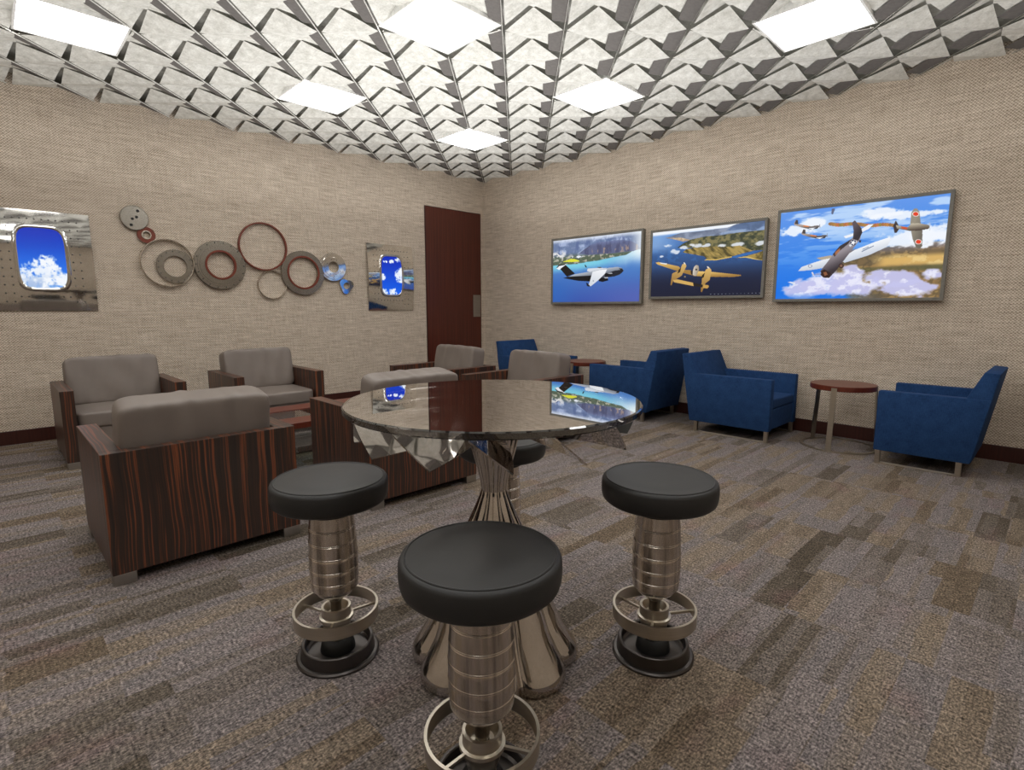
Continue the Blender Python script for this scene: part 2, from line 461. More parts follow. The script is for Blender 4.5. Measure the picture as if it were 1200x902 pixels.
dup(c0, (-3.78, -.99, 0), 0, 'club chair against the wall below the ring sculpture, facing the camera')
dup(c0, (-3.757, -3.29, 0), PI, 'club chair seen from behind, partly hidden behind the glass table top')
dup(c0, (-2.24, -1.845, 0), -PI / 2, 'club chair in profile in front of the dark red door')
dup(c0, (-2.18, -2.99, 0), -PI / 2, 'club chair in profile in front of the farthest blue armchair')

# ------------------------------------------------------------------ blue armchairs (front faces -y, front edge at y=0)
def make_blue(dt, db, name='lounge_armchair'):
    t = thing(name, '', 'armchair', group='blue lounge armchairs along the right wall')
    w = .345; aw = .075; z0, z1 = .107, .578
    for s in (-1, 1):
        a = MB(); pts = [(0, z0), (0, z1), (dt, z1), (db, z0)]
        lo, hi = (-w, -w + aw) if s < 0 else (w - aw, w)
        a.prism(pts, 0, lo, hi, .008); a.build('arm', M['blue'], t, 40)
    k = (dt - db) / (z1 - z0)
    yb = lambda z: db + k * (z - z0)
    bk = MB(); pts = [(yb(.115) + .004, .115), (yb(.765), .765), (yb(.765) - .085, .772), (yb(.5) - .16, .5), (yb(.3) - .17, .3), (yb(.115) - .16, .115)]
    bk.prism(pts, 0, -w + .006, w - .006, .01); bk.build('backrest', M['blue'], t, 40)
    i = w - aw - .002
    MB().box((-i, .008, z0 + .008), (i, db - .10, .302), .008).build('seat_base', M['blue'], t)
    MB().box((-i, .004, .306), (i, dt - .22, .392), .016).build('seat_cushion', M['blue'], t)
    for s in (-1, 1):
        x0 = s * (w - .03); y1 = db - .045
        MB().box((x0 - .016, .012, 0), (x0 + .016, .046, z0 + .01), .002).build('leg', M['nickel'], t)
        MB().box((x0 - .016, y1 - .034, 0), (x0 + .016, y1, z0 + .01), .002).build('leg', M['nickel'], t)
        MB().box((x0 - .012, .04, 0), (x0 + .012, y1 - .03, .012), .002).build('runner', M['nickel'], t)
    return t
XB = -.445
g = make_blue(.845, .765)
g.location = (XB, -4.73, 0); g['label'] = 'blue armchair right of centre, open front towards the larger visible side table'
dup(g, (XB, -2.707, 0), PI, 'blue armchair seen from behind its slanted back, below the middle screen')
dup(g, (XB, -1.985, 0), 0, 'farthest blue armchair, mostly hidden behind a taupe cushion near the corner')
j = make_blue(.665, .59)
j.location = (XB, -5.53, 0); j.rotation_euler = (0, 0, PI); j['label'] = 'blue armchair at far right of the photo, its back at the right edge'

# ------------------------------------------------------------------ side tables
def make_side():
    t = thing('side_table', '', 'side table', group='round side tables between blue armchairs')
    MB().lathe([(0, .515), (.25, .515), (.254, .519), (.254, .556), (.25, .56), (0, .56)], 64).build('table_top', M['mahog'], t, 40)
    MB().lathe([(.275, 0), (.30, 0), (.30, .009), (.275, .009)], 64, closed=True).build('base_ring', M['nickel'], t, 40)
    for ang in (PI, PI / 3, -PI / 3):
        lg = MB(); w = .021
        prof = [(.2545, .545), (.262, .545), (.296, .008), (.284, .008)]
        lg.prism([(r, z) for r, z in prof], 1, -w, w)
        bmesh.ops.rotate(lg.bm, verts=lg.bm.verts, cent=(0, 0, 0), matrix=Matrix.Rotation(ang, 3, 'Z'))
        lg.build('leg', M['nickel'], t)
    return t
s0 = make_side(); s0.location = (-.40, -5.19, 0); s0['label'] = 'round mahogany side table on nickel legs beside the rightmost blue armchair'
dup(s0, (-.40, -2.345, 0), 0, 'round mahogany side table far back, between the two farthest blue armchairs')

# ------------------------------------------------------------------ coffee table
t = thing('coffee_table', 'low coffee table with red wood rails and glass top amid the club chairs', 'coffee table', (-3.95, -2.25, 0))
w, d = .72, .38
for s in (-1, 1):
    y0, y1 = (-d, -d + .22) if s < 0 else (d - .22, d)
    MB().box((-w, y0, .335), (w, y1, .38), .003).build('wood_rail', M['mahog'], t)
MB().box((-w + .01, -d + .221, .362), (w - .01, d - .221, .374)).build('glass_panel', M['clear'], t)
MB().box((-w + .06, -d + .06, .13), (w - .06, d - .06, .138)).build('glass_shelf', M['clear'], t)
for sx in (-1, 0, 1):
    for sy in (-1, 1):
        MB().box((sx * .62 - .014, sy * (d - .05) - .014, 0), (sx * .62 + .014, sy * (d - .05) + .014, .335), .002).build('leg', M['chrome'], t)
for sy in (-1, 1): MB().box((-.62, sy * (d - .05) - .008, .315), (.62, sy * (d - .05) + .008, .334)).build('under_rail', M['chrome'], t)

# ------------------------------------------------------------------ bar table
t = thing('bar_table', 'round glass-topped bar table on a fluted mirror-polished pedestal with fan blades', 'table', (-4.54, -5.19, 0))
g = MB(); R = .485
g.lathe([(0, .896), (R - .004, .896)], 96, mi=2); g.lathe([(R - .004, .896), (R, .90), (R, .914), (R - .004, .918)], 96, mi=1); g.lathe([(R - .004, .918), (0, .918)], 96, mi=0)
bmesh.ops.remove_doubles(g.bm, verts=g.bm.verts, dist=1e-5)
g.build('glass_top', [M['glass'], M['glassedge'], M['glassunder']], t, 40)
NL = 8
def flute(r, z, th):
    a = abs(math.cos(NL * th / 2)) ** .55
    return r * (1 - .17 * (1 - a))
prof = [(.10, .885), (.098, .86), (.088, .80), (.074, .74), (.060, .69), (.049, .645), (.044, .61), (.044, .605), (.050, .585), (.066, .545), (.094, .485), (.125, .41), (.158, .32), (.195, .22), (.235, .13), (.268, .075), (.288, .045), (.296, .025), (.294, .008), (.285, 0), (0, 0)]
MB().lathe([(0, .885)] + prof, 216, rfun=flute).build('pedestal', M['chrome'], t, 35)
NB = 13
for k in range(NB):
    ph = math.radians(147 + k * 360 / NB)
    bl = MB(); nu, nv = 10, 6; grid = []
    P0, P1, P2, P3 = (.10, math.radians(-14), .888), (.462, math.radians(-10), .889), (.452, math.radians(4), .800), (.16, math.radians(10), .818)
    for a in range(nu + 1):
        row = []
        u = a / nu
        for c in range(nv + 1):
            v = c / nv
            r = (P0[0] * (1 - v) + P3[0] * v) * (1 - u) + (P1[0] * (1 - v) + P2[0] * v) * u
            th = (P0[1] * (1 - v) + P3[1] * v) * (1 - u) + (P1[1] * (1 - v) + P2[1] * v) * u
            z = (P0[2] * (1 - v) + P3[2] * v) * (1 - u) + (P1[2] * (1 - v) + P2[2] * v) * u
            row.append(bl.bm.verts.new((r * math.cos(ph + th), r * math.sin(ph + th), z)))
        grid.append(row)
    for a in range(nu):
        for c in range(nv): bl.bm.faces.new((grid[a][c], grid[a + 1][c], grid[a + 1][c + 1], grid[a][c + 1]))
    o = bl.build('fan_blade', M['chrome'], t, 60)
    m = o.modifiers.new('thickness', 'SOLIDIFY'); m.thickness = .004; m.offset = -1; o.modifiers.new('crisp_edges', 'EDGE_SPLIT').split_angle = math.radians(40)

# ------------------------------------------------------------------ bar stools
def make_stool():
    t = thing('bar_stool', '', 'bar stool', group='bar stools round the glass table')
    r = .194
    st = MB().lathe([(0, .566), (r - .03, .566), (r - .014, .569), (r - .005, .577), (r - .001, .592), (r, .61), (r - .001, .634), (r - .005, .643), (r - .012, .647), (r - .017, .6485), (r - .024, .648), (r - .05, .652), (r - .1, .655), (0, .656)], 72)
    seat = st.build('seat', M['blackl'], t, 180)
    MB().lathe([(r - .0155 + .003 * math.cos(q * PI / 4), .6475 + .003 * math.sin(q * PI / 4)) for q in range(8)], 72, closed=True).build('piping', M['blackl'], seat, 180)
    MB().lathe([(0, .558), (.105, .558), (.10, .545), (.088, .53), (.06, .525), (0, .525)], 48).build('seat_collar', M['black'], t, 40)
    pr = [(0, .53), (.073, .53), (.0745, .50)]
    rad = lambda z: .0745 + .0075 * math.sin(max(0, min(1, (.50 - z) / .26)) * PI * .85)
    for zb in (.478, .430, .382, .334, .290):
        q = rad(zb); pr += [(q, zb + .0035), (q + .0012, zb + .002), (q + .0012, zb), (q - .0012, zb - .0005), (q - .0012, zb - .002), (rad(zb - .004), zb - .004), (rad(zb - .015), zb - .015), (rad(zb - .03), zb - .03)]
    pr += [(.075, .262), (.070, .248), (.060, .236), (.044, .224), (.030, .215), (.021, .205), (.018, .19), (.018, .16)]
    MB().lathe(pr, 56).build('column', M['spun'], t, 32)
    MB().lathe([(.018, .155), (.030, .155), (.042, .182), (.050, .182), (.050, .150), (.058, .148), (.058, .138), (.05, .134), (.046, .11), (.040, .09), (.036, .085), (.036, .03), (.018, .03)], 48, closed=True).build('hub', M['nickel'], t, 32)
    fr = MB().lathe([(.136, .138), (.144, .138), (.144, .181), (.136, .181)], 72, closed=True).build('foot_ring', M['nickel'], t, 32)
    for k in range(3):
        a = math.radians(-45 + 90 + 120 * k + 15)
        sp = MB().box((.055, -.004, .139), (.137, .004, .147))
        bmesh.ops.rotate(sp.bm, verts=sp.bm.verts, cent=(0, 0, 0), matrix=Matrix.Rotation(a, 3, 'Z'))
        sp.build('spoke', M['nickel'], fr)
    MB().lathe([(0, 0), (.141, 0), (.141, .007), (.136, .012), (.127, .013), (.122, .052), (.119, .055), (.112, .055), (.109, .052), (.107, .028), (.100, .022), (0, .022)], 64).build('base', M['gunmetal'], t, 32)
    MB().lathe([(0, .022), (.060, .022), (.056, .045), (.046, .062), (.038, .066), (0, .066)], 40).build('base_boot', M['black'], t, 40)
    return t
s0 = make_stool(); s0.location = (-4.943, -5.585, 0); s0['label'] = 'black topped bar stool nearest the camera, in front of the table'
dup(s0, (-4.943, -4.803, 0), .9, 'black topped bar stool on the left side of the glass table')
dup(s0, (-4.137, -5.585, 0), .45, 'black topped bar stool on the right side of the glass table')
dup(s0, (-4.137, -4.803, 0), 0, 'black topped bar stool behind the glass table, mostly hidden')

# ------------------------------------------------------------------ painted pictures (colour attribute on a fine grid)
def vnoise(x, y, seed):
    rs = np.random.RandomState(seed); N = 64; tab = rs.rand(N, N)
    xi, yi = np.floor(x).astype(int), np.floor(y).astype(int); fx, fy = x - xi, y - yi
    fx = fx * fx * (3 - 2 * fx); fy = fy * fy * (3 - 2 * fy)
    g = lambda a, b: tab[a % N, b % N]
    return (g(xi, yi) * (1 - fx) + g(xi + 1, yi) * fx) * (1 - fy) + (g(xi, yi + 1) * (1 - fx) + g(xi + 1, yi + 1) * fx) * fy
def fbm(x, y, seed, o=5):
    s = 0; a = .5; t = 0
    for k in range(o): s = s + a * vnoise(x * 2 ** k, y * 2 ** k, seed + k); t += a; a *= .55
    return s / t
def sm(x, a, b):
    t = np.clip((x - a) / (b - a), 0, 1); return t * t * (3 - 2 * t)
def homography(src):
    dst = [(0, 1), (1, 1), (1, 0), (0, 0)]; A = []; B = []
    for (x, y), (u, v) in zip(src, dst):
        A += [[x, y, 1, 0, 0, 0, -u * x, -u * y], [0, 0, 0, x, y, 1, -v * x, -v * y]]; B += [u, v]
    h = np.linalg.solve(np.array(A, float), np.array(B, float)); Hm = np.append(h, 1).reshape(3, 3)
    def f(p):
        q = Hm @ np.array([p[0], p[1], 1]); return q[0] / q[2], q[1] / q[2]
    return f
class Paint:
    def __init__(s, w, h, nx, asp=None, src=None):
        s.nx = nx; s.ny = max(8, int(nx * h / w)); s.w, s.h = w, h
        s.u, s.v = np.meshgrid(np.linspace(0, 1, s.nx), np.linspace(0, 1, s.ny))
        s.c = np.zeros((s.ny, s.nx, 3)); s.H = homography(src) if src else None
        s.asp = w / h
    def col(s, c): return np.array(c, float) / 255
    def fill(s, m, c):
        c = s.col(c) if not isinstance(c, np.ndarray) else c
        s.c = s.c * (1 - m[..., None]) + c * m[..., None]
    def pts(s, P): return [s.H(p) for p in P] if s.H else P
    def inside(s, P, soft=.0):
        P = s.pts(P); x, y = s.u, s.v; ins = np.zeros_like(x, bool); n = len(P)
        for i in range(n):
            (x0, y0), (x1, y1) = P[i], P[(i + 1) % n]
            c = ((y0 > y) != (y1 > y)) & (x < (x1 - x0) * (y - y0) / (y1 - y0 + 1e-12) + x0); ins ^= c
        return ins.astype(float)
    def poly(s, P, c, c2=None, axis=None):
        m = s.inside(P)
        if c2 is None: s.fill(m, c)
        else:
            (x0, y0), (x1, y1) = s.pts(axis); dx, dy = x1 - x0, y1 - y0
            t = np.clip(((s.u - x0) * dx + (s.v - y0) * dy) / (dx * dx + dy * dy), 0, 1)[..., None]
            s.fill(m, s.col(c) * (1 - t) + s.col(c2) * t)
    def line(s, a, b, w, c):
        a, b = np.array(a, float), np.array(b, float); d = b - a; n = np.array([-d[1], d[0]]) / (np.hypot(*d) + 1e-9) * w / 2
        s.poly([a + n, b + n, b - n, a - n], c)
    def disc(s, p, r, c, ry=None):
        s.poly([(p[0] + r * math.cos(t), p[1] + (ry or r) * math.sin(t)) for t in np.linspace(0, 2 * PI, 28, endpoint=False)], c)
    def mesh(s, name, mat, parent, place):
        """place(u,v)->xyz"""
        idx = np.arange(s.nx * s.ny).reshape(s.ny, s.nx)
        q = np.stack([idx[:-1, :-1], idx[:-1, 1:], idx[1:, 1:], idx[1:, :-1]], -1).reshape(-1, 4)
        P = place(s.u.ravel(), s.v.ravel())
        keep = getattr(s, 'mask', None)
        if keep is not None:
            kf = keep.ravel()[q].all(1); q = q[kf]
        me = bpy.data.meshes.new(name)
        me.vertices.add(len(P)); me.vertices.foreach_set('co', np.ascontiguousarray(P, np.float32).ravel())
        me.loops.add(q.size); me.loops.foreach_set('vertex_index', q.ravel().astype(np.int32))
        me.polygons.add(len(q)); me.polygons.foreach_set('loop_start', (np.arange(len(q)) * 4).astype(np.int32))
        me.update(calc_edges=True)
        ca = me.color_attributes.new('paint', 'FLOAT_COLOR', 'POINT')
        c = np.clip(s.c, 0, 1); lin = np.where(c <= .04045, c / 12.92, ((c + .055) / 1.055) ** 2.4)
        ca.data.foreach_set('color', np.concatenate([lin.reshape(-1, 3), np.ones((s.nx * s.ny, 1))], 1).astype(np.float32).ravel())
        me.materials.append(mat); o = bpy.data.objects.new(name, me); C.objects.link(o); o.parent = parent
        return o

def television(label, y0, y1, z0, z1, bez, painter):
    """screen rectangle y0 (left, greater y) .. y1, on the right wall"""
    t = thing('wall_television', label, 'television', (-.0, (y0 + y1) / 2, z0), 0, 'aircraft picture screens on the right wall')
    cy = (y0 + y1) / 2; w = (y0 - y1) / 2; h = z1 - z0; X = -.06
    fr = MB()
    fr.box((X, -w - bez, -bez), (X + .02, w + bez, 0), .003); fr.box((X, -w - bez, h), (X + .02, w + bez, h + bez), .003)
    fr.box((X, -w - bez, 0), (X + .02, -w, h), .003); fr.box((X, w, 0), (X + .02, w + bez, h), .003)
    fr.build('bezel', M['bezel'], t)
    MB().box((X + .012, -w - bez + .004, -bez + .004), (0, w + bez - .004, h + bez - .004), .004).build('case', M['bezel'], t)
    p = painter(2 * w, h)
    p.mesh('screen', M['screen'], t, lambda u, v: np.stack([np.full_like(u, X + .008), w - u * 2 * w, v * h], 1))
    return t

def paint_jet(w, h):
    p = Paint(w, h, 400, src=[(152, 195), (1040, 88), (1020, 795), (150, 808)]); u, v = p.u, p.v
    n = fbm(u * 8, v * 8, 3); n2 = fbm(u * 34, v * 28, 9); n3 = fbm(u * 40, v * 9, 15); L = lambda c: p.col(c)
    t = v[..., None]; p.c = L((58, 84, 168)) * (1 - t) + L((96, 170, 226)) * t
    p.fill(sm(v, .42, .05) * sm(u, .3, 1) * .6, (96, 104, 180)); p.fill(sm(v, .5, .2) * sm(u, .4, 0) * .6, (44, 104, 186))
    coast = np.interp(u, [0, .1, .3, .42, .56, .70, .85, .92, 1], [.60, .605, .60, .62, .63, .66, .68, .73, .75]) + (n2 - .5) * .02
    p.fill(.8 * sm(v, coast - .16, coast - .02) * sm(u, 1.1, .5), (136, 222, 234)); p.fill(sm(v, coast - .22, coast) * sm(u, .6, 1) * .9, (226, 246, 250))
    land = sm(v, coast - .004, coast + .010)
    p.fill(land, (92, 104, 86)); p.fill(land * sm(n2, .42, .56) * .6, (66, 82, 70)); p.fill(land * sm(n2, .55, .66) * .9, (186, 182, 164))
    hz = land * sm(v, .70, .80); p.fill(hz * .85, (112, 130, 176)); p.fill(hz * sm(n, .48, .62) * .8, (178, 192, 224)); p.fill(hz * sm(n3, .52, .66) * .6, (84, 100, 146))
    p.fill(sm(v, .93, 1) * .8, (232, 238, 248)); p.fill(land * sm(u, .25, .08) * sm(v, .68, .72) * sm(v, .86, .78) * sm(n2, .44, .58), (232, 230, 228))
    p.fill(land * sm(n2, .53, .6) * sm(np.abs(v - .71), .03, .01) * sm(u, .2, .26) * sm(u, .4, .34), (236, 240, 248))
    m = p.inside([(410, 318), (470, 270), (530, 228), (620, 198), (700, 196), (760, 182), (850, 178), (930, 186), (1000, 222), (1024, 262), (960, 290), (860, 296), (760, 312), (620, 322), (500, 332)])
    p.fill(m, (96, 102, 136)); p.fill(m * sm(n3, .50, .66) * .7, (74, 76, 106)); p.fill(m * sm(fbm(u * 46, v * 9, 33), .55, .68) * .7 * sm(u, .4, .55) * sm(v, .86, .80), (186, 158, 138)); p.fill(m * sm(v, .84, .93) * .6, (132, 146, 192))
    p.poly([(246, 402), (320, 374), (360, 372), (412, 388), (416, 398), (330, 404)], (222, 222, 60))
    p.fill(sm(u, .86, 1.02) * sm(v, .45, .75) * .8, (244, 250, 252))
    # aircraft
    p.poly([(182, 468), (212, 436), (276, 424), (284, 434), (232, 474), (210, 484)], (236, 238, 242)); p.poly([(184, 462), (208, 432), (270, 424), (268, 434), (214, 444), (190, 466)], (24, 22, 22))
    p.poly([(222, 474), (276, 432), (372, 520), (290, 552)], (30, 24, 20)); p.poly([(466, 430), (478, 432), (492, 458), (476, 456)], (30, 30, 34))
    p.poly([(492, 494), (500, 468), (600, 462), (690, 462), (640, 490), (520, 500)], (216, 220, 228)); p.poly([(590, 456), (620, 450), (646, 458), (620, 464)], (60, 62, 70))
    p.poly([(296, 556), (370, 526), (520, 500), (600, 482), (700, 462), (800, 450), (846, 462), (862, 488), (820, 530), (760, 548), (640, 560), (540, 560)], (198, 204, 214), (70, 76, 90), [(600, 470), (620, 560)])
    p.poly([(252, 566), (300, 552), (420, 545), (560, 535), (640, 540), (640, 580), (520, 598), (400, 592)], (22, 20, 22))
    p.poly([(690, 520), (760, 490), (850, 476), (860, 490), (838, 514), (770, 546), (700, 556)], (36, 38, 46)); p.poly([(812, 464), (846, 466), (858, 484), (830, 482)], (34, 36, 42))
    p.poly([(666, 520), (700, 508), (742, 510), (746, 532), (700, 552), (672, 548)], (20, 20, 24)); p.poly([(690, 512), (742, 508), (748, 520), (716, 520)], (170, 174, 182))
    p.poly([(604, 580), (640, 560), (700, 554), (708, 586), (650, 602), (616, 596)], (20, 20, 24)); p.poly([(660, 556), (702, 552), (708, 566), (676, 566)], (180, 184, 192))
    p.poly([(548, 500), (620, 482), (694, 474), (672, 520), (600, 590), (532, 646), (506, 644), (520, 602)], (240, 242, 246), (206, 212, 222), [(620, 480), (520, 640)])
    p.poly([(484, 610), (496, 612), (526, 646), (508, 650), (492, 642)], (28, 28, 32)); p.disc((556, 592), 7, (150, 156, 166))
    return p

def paint_twin(w, h):
    p = Paint(w, h, 400, src=[(78, 215), (1095, 98), (1050, 775), (58, 795)]); u, v = p.u, p.v
    n = fbm(u * 9, v * 7, 21); n2 = fbm(u * 28, v * 24, 27); n3 = fbm(u * 30 + v * 20, v * 10, 35); L = lambda c: p.col(c)
    t = v[..., None]; p.c = L((26, 28, 46)) * (1 - t) + L((72, 128, 206)) * t
    p.fill(sm(v, .5, .15) * .75, (27, 30, 52)); p.fill(.35 * sm(n2, .52, .64) * sm(v, .4, .6), (66, 124, 196)); p.fill(sm(v, .62, .8) * sm(u, .4, 0) * .6, (166, 196, 234))
    p.fill(sm(v, .93, .97), (240, 244, 250))
    def hill(P, c, lo=None, hi=None, tex=n2, a=.7):
        m = p.inside(P); p.fill(m, c)
        if lo: p.fill(m * sm(tex, .5, .38) * a, lo)
        if hi: p.fill(m * sm(tex, .54, .64) * a, hi)
    hill([(190, 262), (240, 246), (330, 214), (500, 198), (640, 178), (760, 162), (840, 128), (960, 110), (1100, 94), (1100, 220), (700, 250), (400, 290)], (120, 130, 152), (96, 106, 128), (150, 160, 182), n)
    hill([(740, 190), (800, 150), (900, 118), (1100, 94), (1100, 190), (900, 190)], (92, 112, 148), (80, 98, 130), (112, 134, 172), n); p.fill(p.inside([(560, 240), (800, 190), (1100, 150), (1100, 180), (820, 214), (600, 250)]) * sm(n, .4, .6) * .8, (150, 172, 206))
    hill([(184, 254), (240, 260), (330, 256), (424, 278), (350, 294), (300, 280)], (206, 182, 150), (160, 140, 120), (236, 220, 196))
    hill([(296, 350), (350, 310), (420, 274), (560, 244), (700, 232), (850, 208), (1000, 194), (1100, 182), (1092, 366), (980, 372), (700, 338), (420, 350)], (92, 92, 66), (56, 62, 50), (138, 128, 86), n2, .85)
    for (x, y, r) in ((480, 328, 46), (360, 348, 40), (840, 316, 52), (700, 330, 40), (270, 384, 56), (1050, 304, 46), (560, 326, 40), (430, 320, 30), (220, 330, 40), (150, 430, 26)):
        cx, cy = p.H((x, y)); dd = ((u - cx) / (r / 950)) ** 2 + ((v - cy) / (r / 1500)) ** 2 + (n2 - .5) * 2.4
        p.fill(sm(dd, 1.2, .3) * .85, (236, 240, 248))
    hill([(346, 392), (380, 362), (450, 348), (600, 336), (760, 340), (860, 326), (930, 354), (984, 374), (900, 395), (780, 430), (650, 456), (570, 456), (540, 426), (450, 410)], (140, 122, 70), (78, 70, 42), (178, 152, 88), n3, .9)
    hill([(830, 440), (930, 418), (1020, 394), (1090, 366), (1082, 466), (1000, 446), (900, 434)], (132, 112, 62), (86, 78, 46), (186, 156, 84))
    p.poly([(776, 432), (900, 402), (1036, 372), (966, 404), (830, 440)], (56, 108, 176)); p.poly([(560, 452), (650, 450), (790, 424), (790, 434), (650, 462), (540, 462)], (206, 176, 96)); p.poly([(830, 438), (930, 424), (1000, 444), (1080, 462), (1000, 452), (920, 436)], (216, 188, 108))
    # twin-boom aircraft
    G = (206, 164, 88); K = (160, 122, 62)
    p.poly([(100, 484), (130, 480), (310, 518), (340, 548), (420, 552), (440, 600), (350, 576), (290, 558), (120, 502)], (218, 178, 100), K, [(260, 500), (250, 560)]); p.poly([(136, 484), (206, 492), (200, 502), (150, 494)], (232, 234, 236))
    p.poly([(470, 560), (600, 566), (870, 592), (878, 602), (800, 612), (600, 612), (440, 604)], (226, 188, 110), K, [(600, 566), (600, 612)])
    for P in ([(318, 556), (344, 500), (368, 488), (382, 514), (338, 602), (262, 650), (246, 692), (236, 686), (252, 584), (282, 568)], [(528, 600), (558, 546), (590, 528), (608, 552), (592, 640), (552, 672), (522, 752), (510, 746), (524, 620)]):
        p.poly(P, (222, 184, 112), (140, 104, 52), [P[2], P[6]])
        a = P[1]; p.poly([(a[0] - 34, a[1] + 50), (a[0] - 10, a[1] + 26), (a[0] - 20, a[1] + 70), (a[0] - 46, a[1] + 84)], (54, 44, 30))
    p.poly([(258, 642), (300, 636), (440, 666), (446, 696), (270, 662)], (210, 170, 96)); p.poly([(440, 666), (530, 684), (528, 708), (446, 696)], (40, 34, 30)); p.poly([(536, 682), (580, 688), (584, 704), (570, 718), (528, 712)], (196, 154, 82))
    p.poly([(430, 592), (450, 522), (470, 504), (490, 510), (496, 546), (470, 606)], (216, 206, 194), (150, 136, 116), [(440, 560), (496, 560)]); p.poly([(418, 560), (440, 556), (438, 596), (424, 590)], (48, 40, 36)); p.disc((470, 546), 9, (60, 52, 48))
    p.poly([(354, 480), (366, 484), (376, 500), (360, 496)], (232, 228, 220)); p.poly([(566, 514), (580, 520), (590, 534), (574, 534)], (232, 228, 220)); p.disc((368, 612), 7, (150, 130, 100))
    for k in range(14): p.line((596 + k * 34, 770 - k * 1.0), (606 + k * 34, 769 - k * 1.0), 4, (128, 132, 144))
    return p

def paint_dogfight(w, h):
    p = Paint(w, h, 420, src=[(125, 198), (1122, 80), (1052, 690), (92, 705)]); u, v = p.u, p.v
    n = fbm(u * 6, v * 7, 41); n2 = fbm(u * 20, v * 18, 47); n3 = fbm(u * 4, v * 14, 53); L = lambda c: p.col(c)
    t = v[..., None]; p.c = L((20, 112, 228)) * (1 - t) + L((96, 150, 232)) * t
    p.fill(sm(n3, .45, .62) * sm(v, .5, .75) * .9, (236, 242, 252)); p.fill(.4 * sm(n3, .5, .6) * sm(v, .3, .5), (120, 178, 246))
    hz = .50 + .05 * (u - .5) + (n - .5) * .04 - .16 * sm(u, .5, .22)
    land = sm(v, hz + .04, hz) * sm(u + .45 * v, .46, .56)
    p.fill(land, (150, 120, 78)); p.fill(land * sm(n2, .42, .58) * .8, (98, 84, 62)); p.fill(land * sm(n2, .58, .68) * .6, (196, 160, 98)); p.fill(land * sm(n, .5, .6) * .5, (92, 82, 66))
    p.fill(land * sm(v, hz - .08, hz + .02) * .75, (112, 108, 122))
    m = sm(u, .60, .7) * sm(v, .30, .36) * sm(v, .46, .40); p.fill(m * .85, (230, 188, 110)); p.fill(m * sm(n2, .5, .65) * .6, (240, 214, 150))
    m = sm(u, .38, .5) * sm(v, .26, .29) * sm(v, .34, .31) * .7; p.fill(m, (92, 92, 62))
    for (a, b_, rx, ry) in ((.22, .10, .16, .10), (.38, .16, .20, .14), (.52, .12, .20, .10), (.72, .20, .16, .09), (.82, .09, .14, .08), (.95, .24, .06, .06), (.50, .26, .07, .12)):
        dd = ((u - a) / rx) ** 2 + ((v - b_) / ry) ** 2 + (n2 - .5) * 1.7 + (n - .5) * 1.6
        cl = sm(dd, 1.15, .45); p.fill(cl * .95, (196, 196, 236)); p.fill(cl * sm(n2, .46, .64) * .9, (236, 236, 252))
    p.fill(sm(v, .08, .0) * sm(u, .75, .3) * .6, (40, 120, 226))
    for (a, b_, rx, ry) in ((.12, .78, .14, .06), (.22, .84, .08, .07), (.62, .88, .14, .06), (.78, .84, .2, .04), (.82, .60, .2, .10), (.93, .62, .12, .12)):
        dd = ((u - a) / rx) ** 2 + ((v - b_) / ry) ** 2 + (n2 - .5) * 2.2
        p.fill(sm(dd, 1.1, .4) * .92, (242, 246, 253))
    # smoke trail
    for k in range(26):
        x = 420 + k * 14.5; p.disc((x, 262 + 10 * math.sin(k * .5) * .4 + (k / 26) * 8), 17 - k * .25, (150 + k % 4 * 14, 112 + k % 3 * 10, 70), 11)
    # two distant fighters
    for (ox, oy) in ((0, 0), (44, 56)):
        q = lambda P: [(x + ox, y + oy) for x, y in P]
        p.poly(q([(200, 262), (212, 237), (224, 240), (226, 262), (300, 276), (340, 270), (356, 272), (338, 290), (300, 294), (250, 284), (206, 270)]), (176, 160, 150), (62, 58, 62), [(270, 268 + oy), (270, 296 + oy)])
        p.poly(q([(204, 262), (212, 238), (224, 240), (226, 264)]), (70, 64, 66)); p.poly(q([(256, 270), (290, 274), (288, 280), (256, 277)]), (222, 128, 52)); p.poly(q([(286, 288), (330, 282), (310, 294)]), (236, 240, 246))
        p.line((352 + ox, 262 + oy), (354 + ox, 284 + oy), 4, (140, 150, 170))
    p.poly([(424, 172), (442, 170), (440, 182), (430, 206), (422, 204)], (92, 100, 128))
    p.poly([(166, 606), (180, 602), (210, 608), (208, 620), (186, 612)], (222, 228, 240))
    # large fighter, diving
    p.poly([(494, 334), (560, 314), (640, 266), (668, 264), (640, 292), (560, 330), (506, 346)], (240, 242, 248))
    p.poly([(226, 540), (246, 516), (330, 486), (420, 458), (440, 500), (380, 520), (300, 534)], (244, 246, 250), (196, 204, 216), [(300, 480), (320, 530)])
    p.poly([(470, 470), (560, 414), (680, 366), (760, 340), (772, 352), (748, 396), (640, 446), (500, 490)], (246, 248, 252), (196, 204, 218), [(600, 390), (640, 450)])
    p.poly([(334, 462), (420, 446), (440, 460), (360, 474)], (180, 168, 150))
    p.poly([(356, 540), (400, 484), (432, 440), (500, 380), (552, 338), (600, 300), (592, 350), (560, 392), (500, 470), (452, 534), (410, 578), (372, 572)], (150, 142, 148), (58, 50, 56), [(430, 450), (500, 500)])
    p.poly([(544, 252), (560, 240), (598, 286), (604, 312), (580, 360), (548, 350), (552, 300)], (92, 82, 88), (52, 46, 52), [(546, 290), (600, 300)])
    p.poly([(430, 440), (470, 392), (540, 350), (520, 380), (470, 420), (440, 456)], (60, 52, 56)); p.poly([(444, 428), (474, 402), (470, 424), (444, 446)], (170, 110, 76))
    p.poly([(362, 540), (380, 528), (420, 552), (408, 580), (374, 578), (358, 562)], (54, 34, 30)); p.poly([(374, 546), (392, 544), (400, 560), (382, 568)], (140, 88, 60))
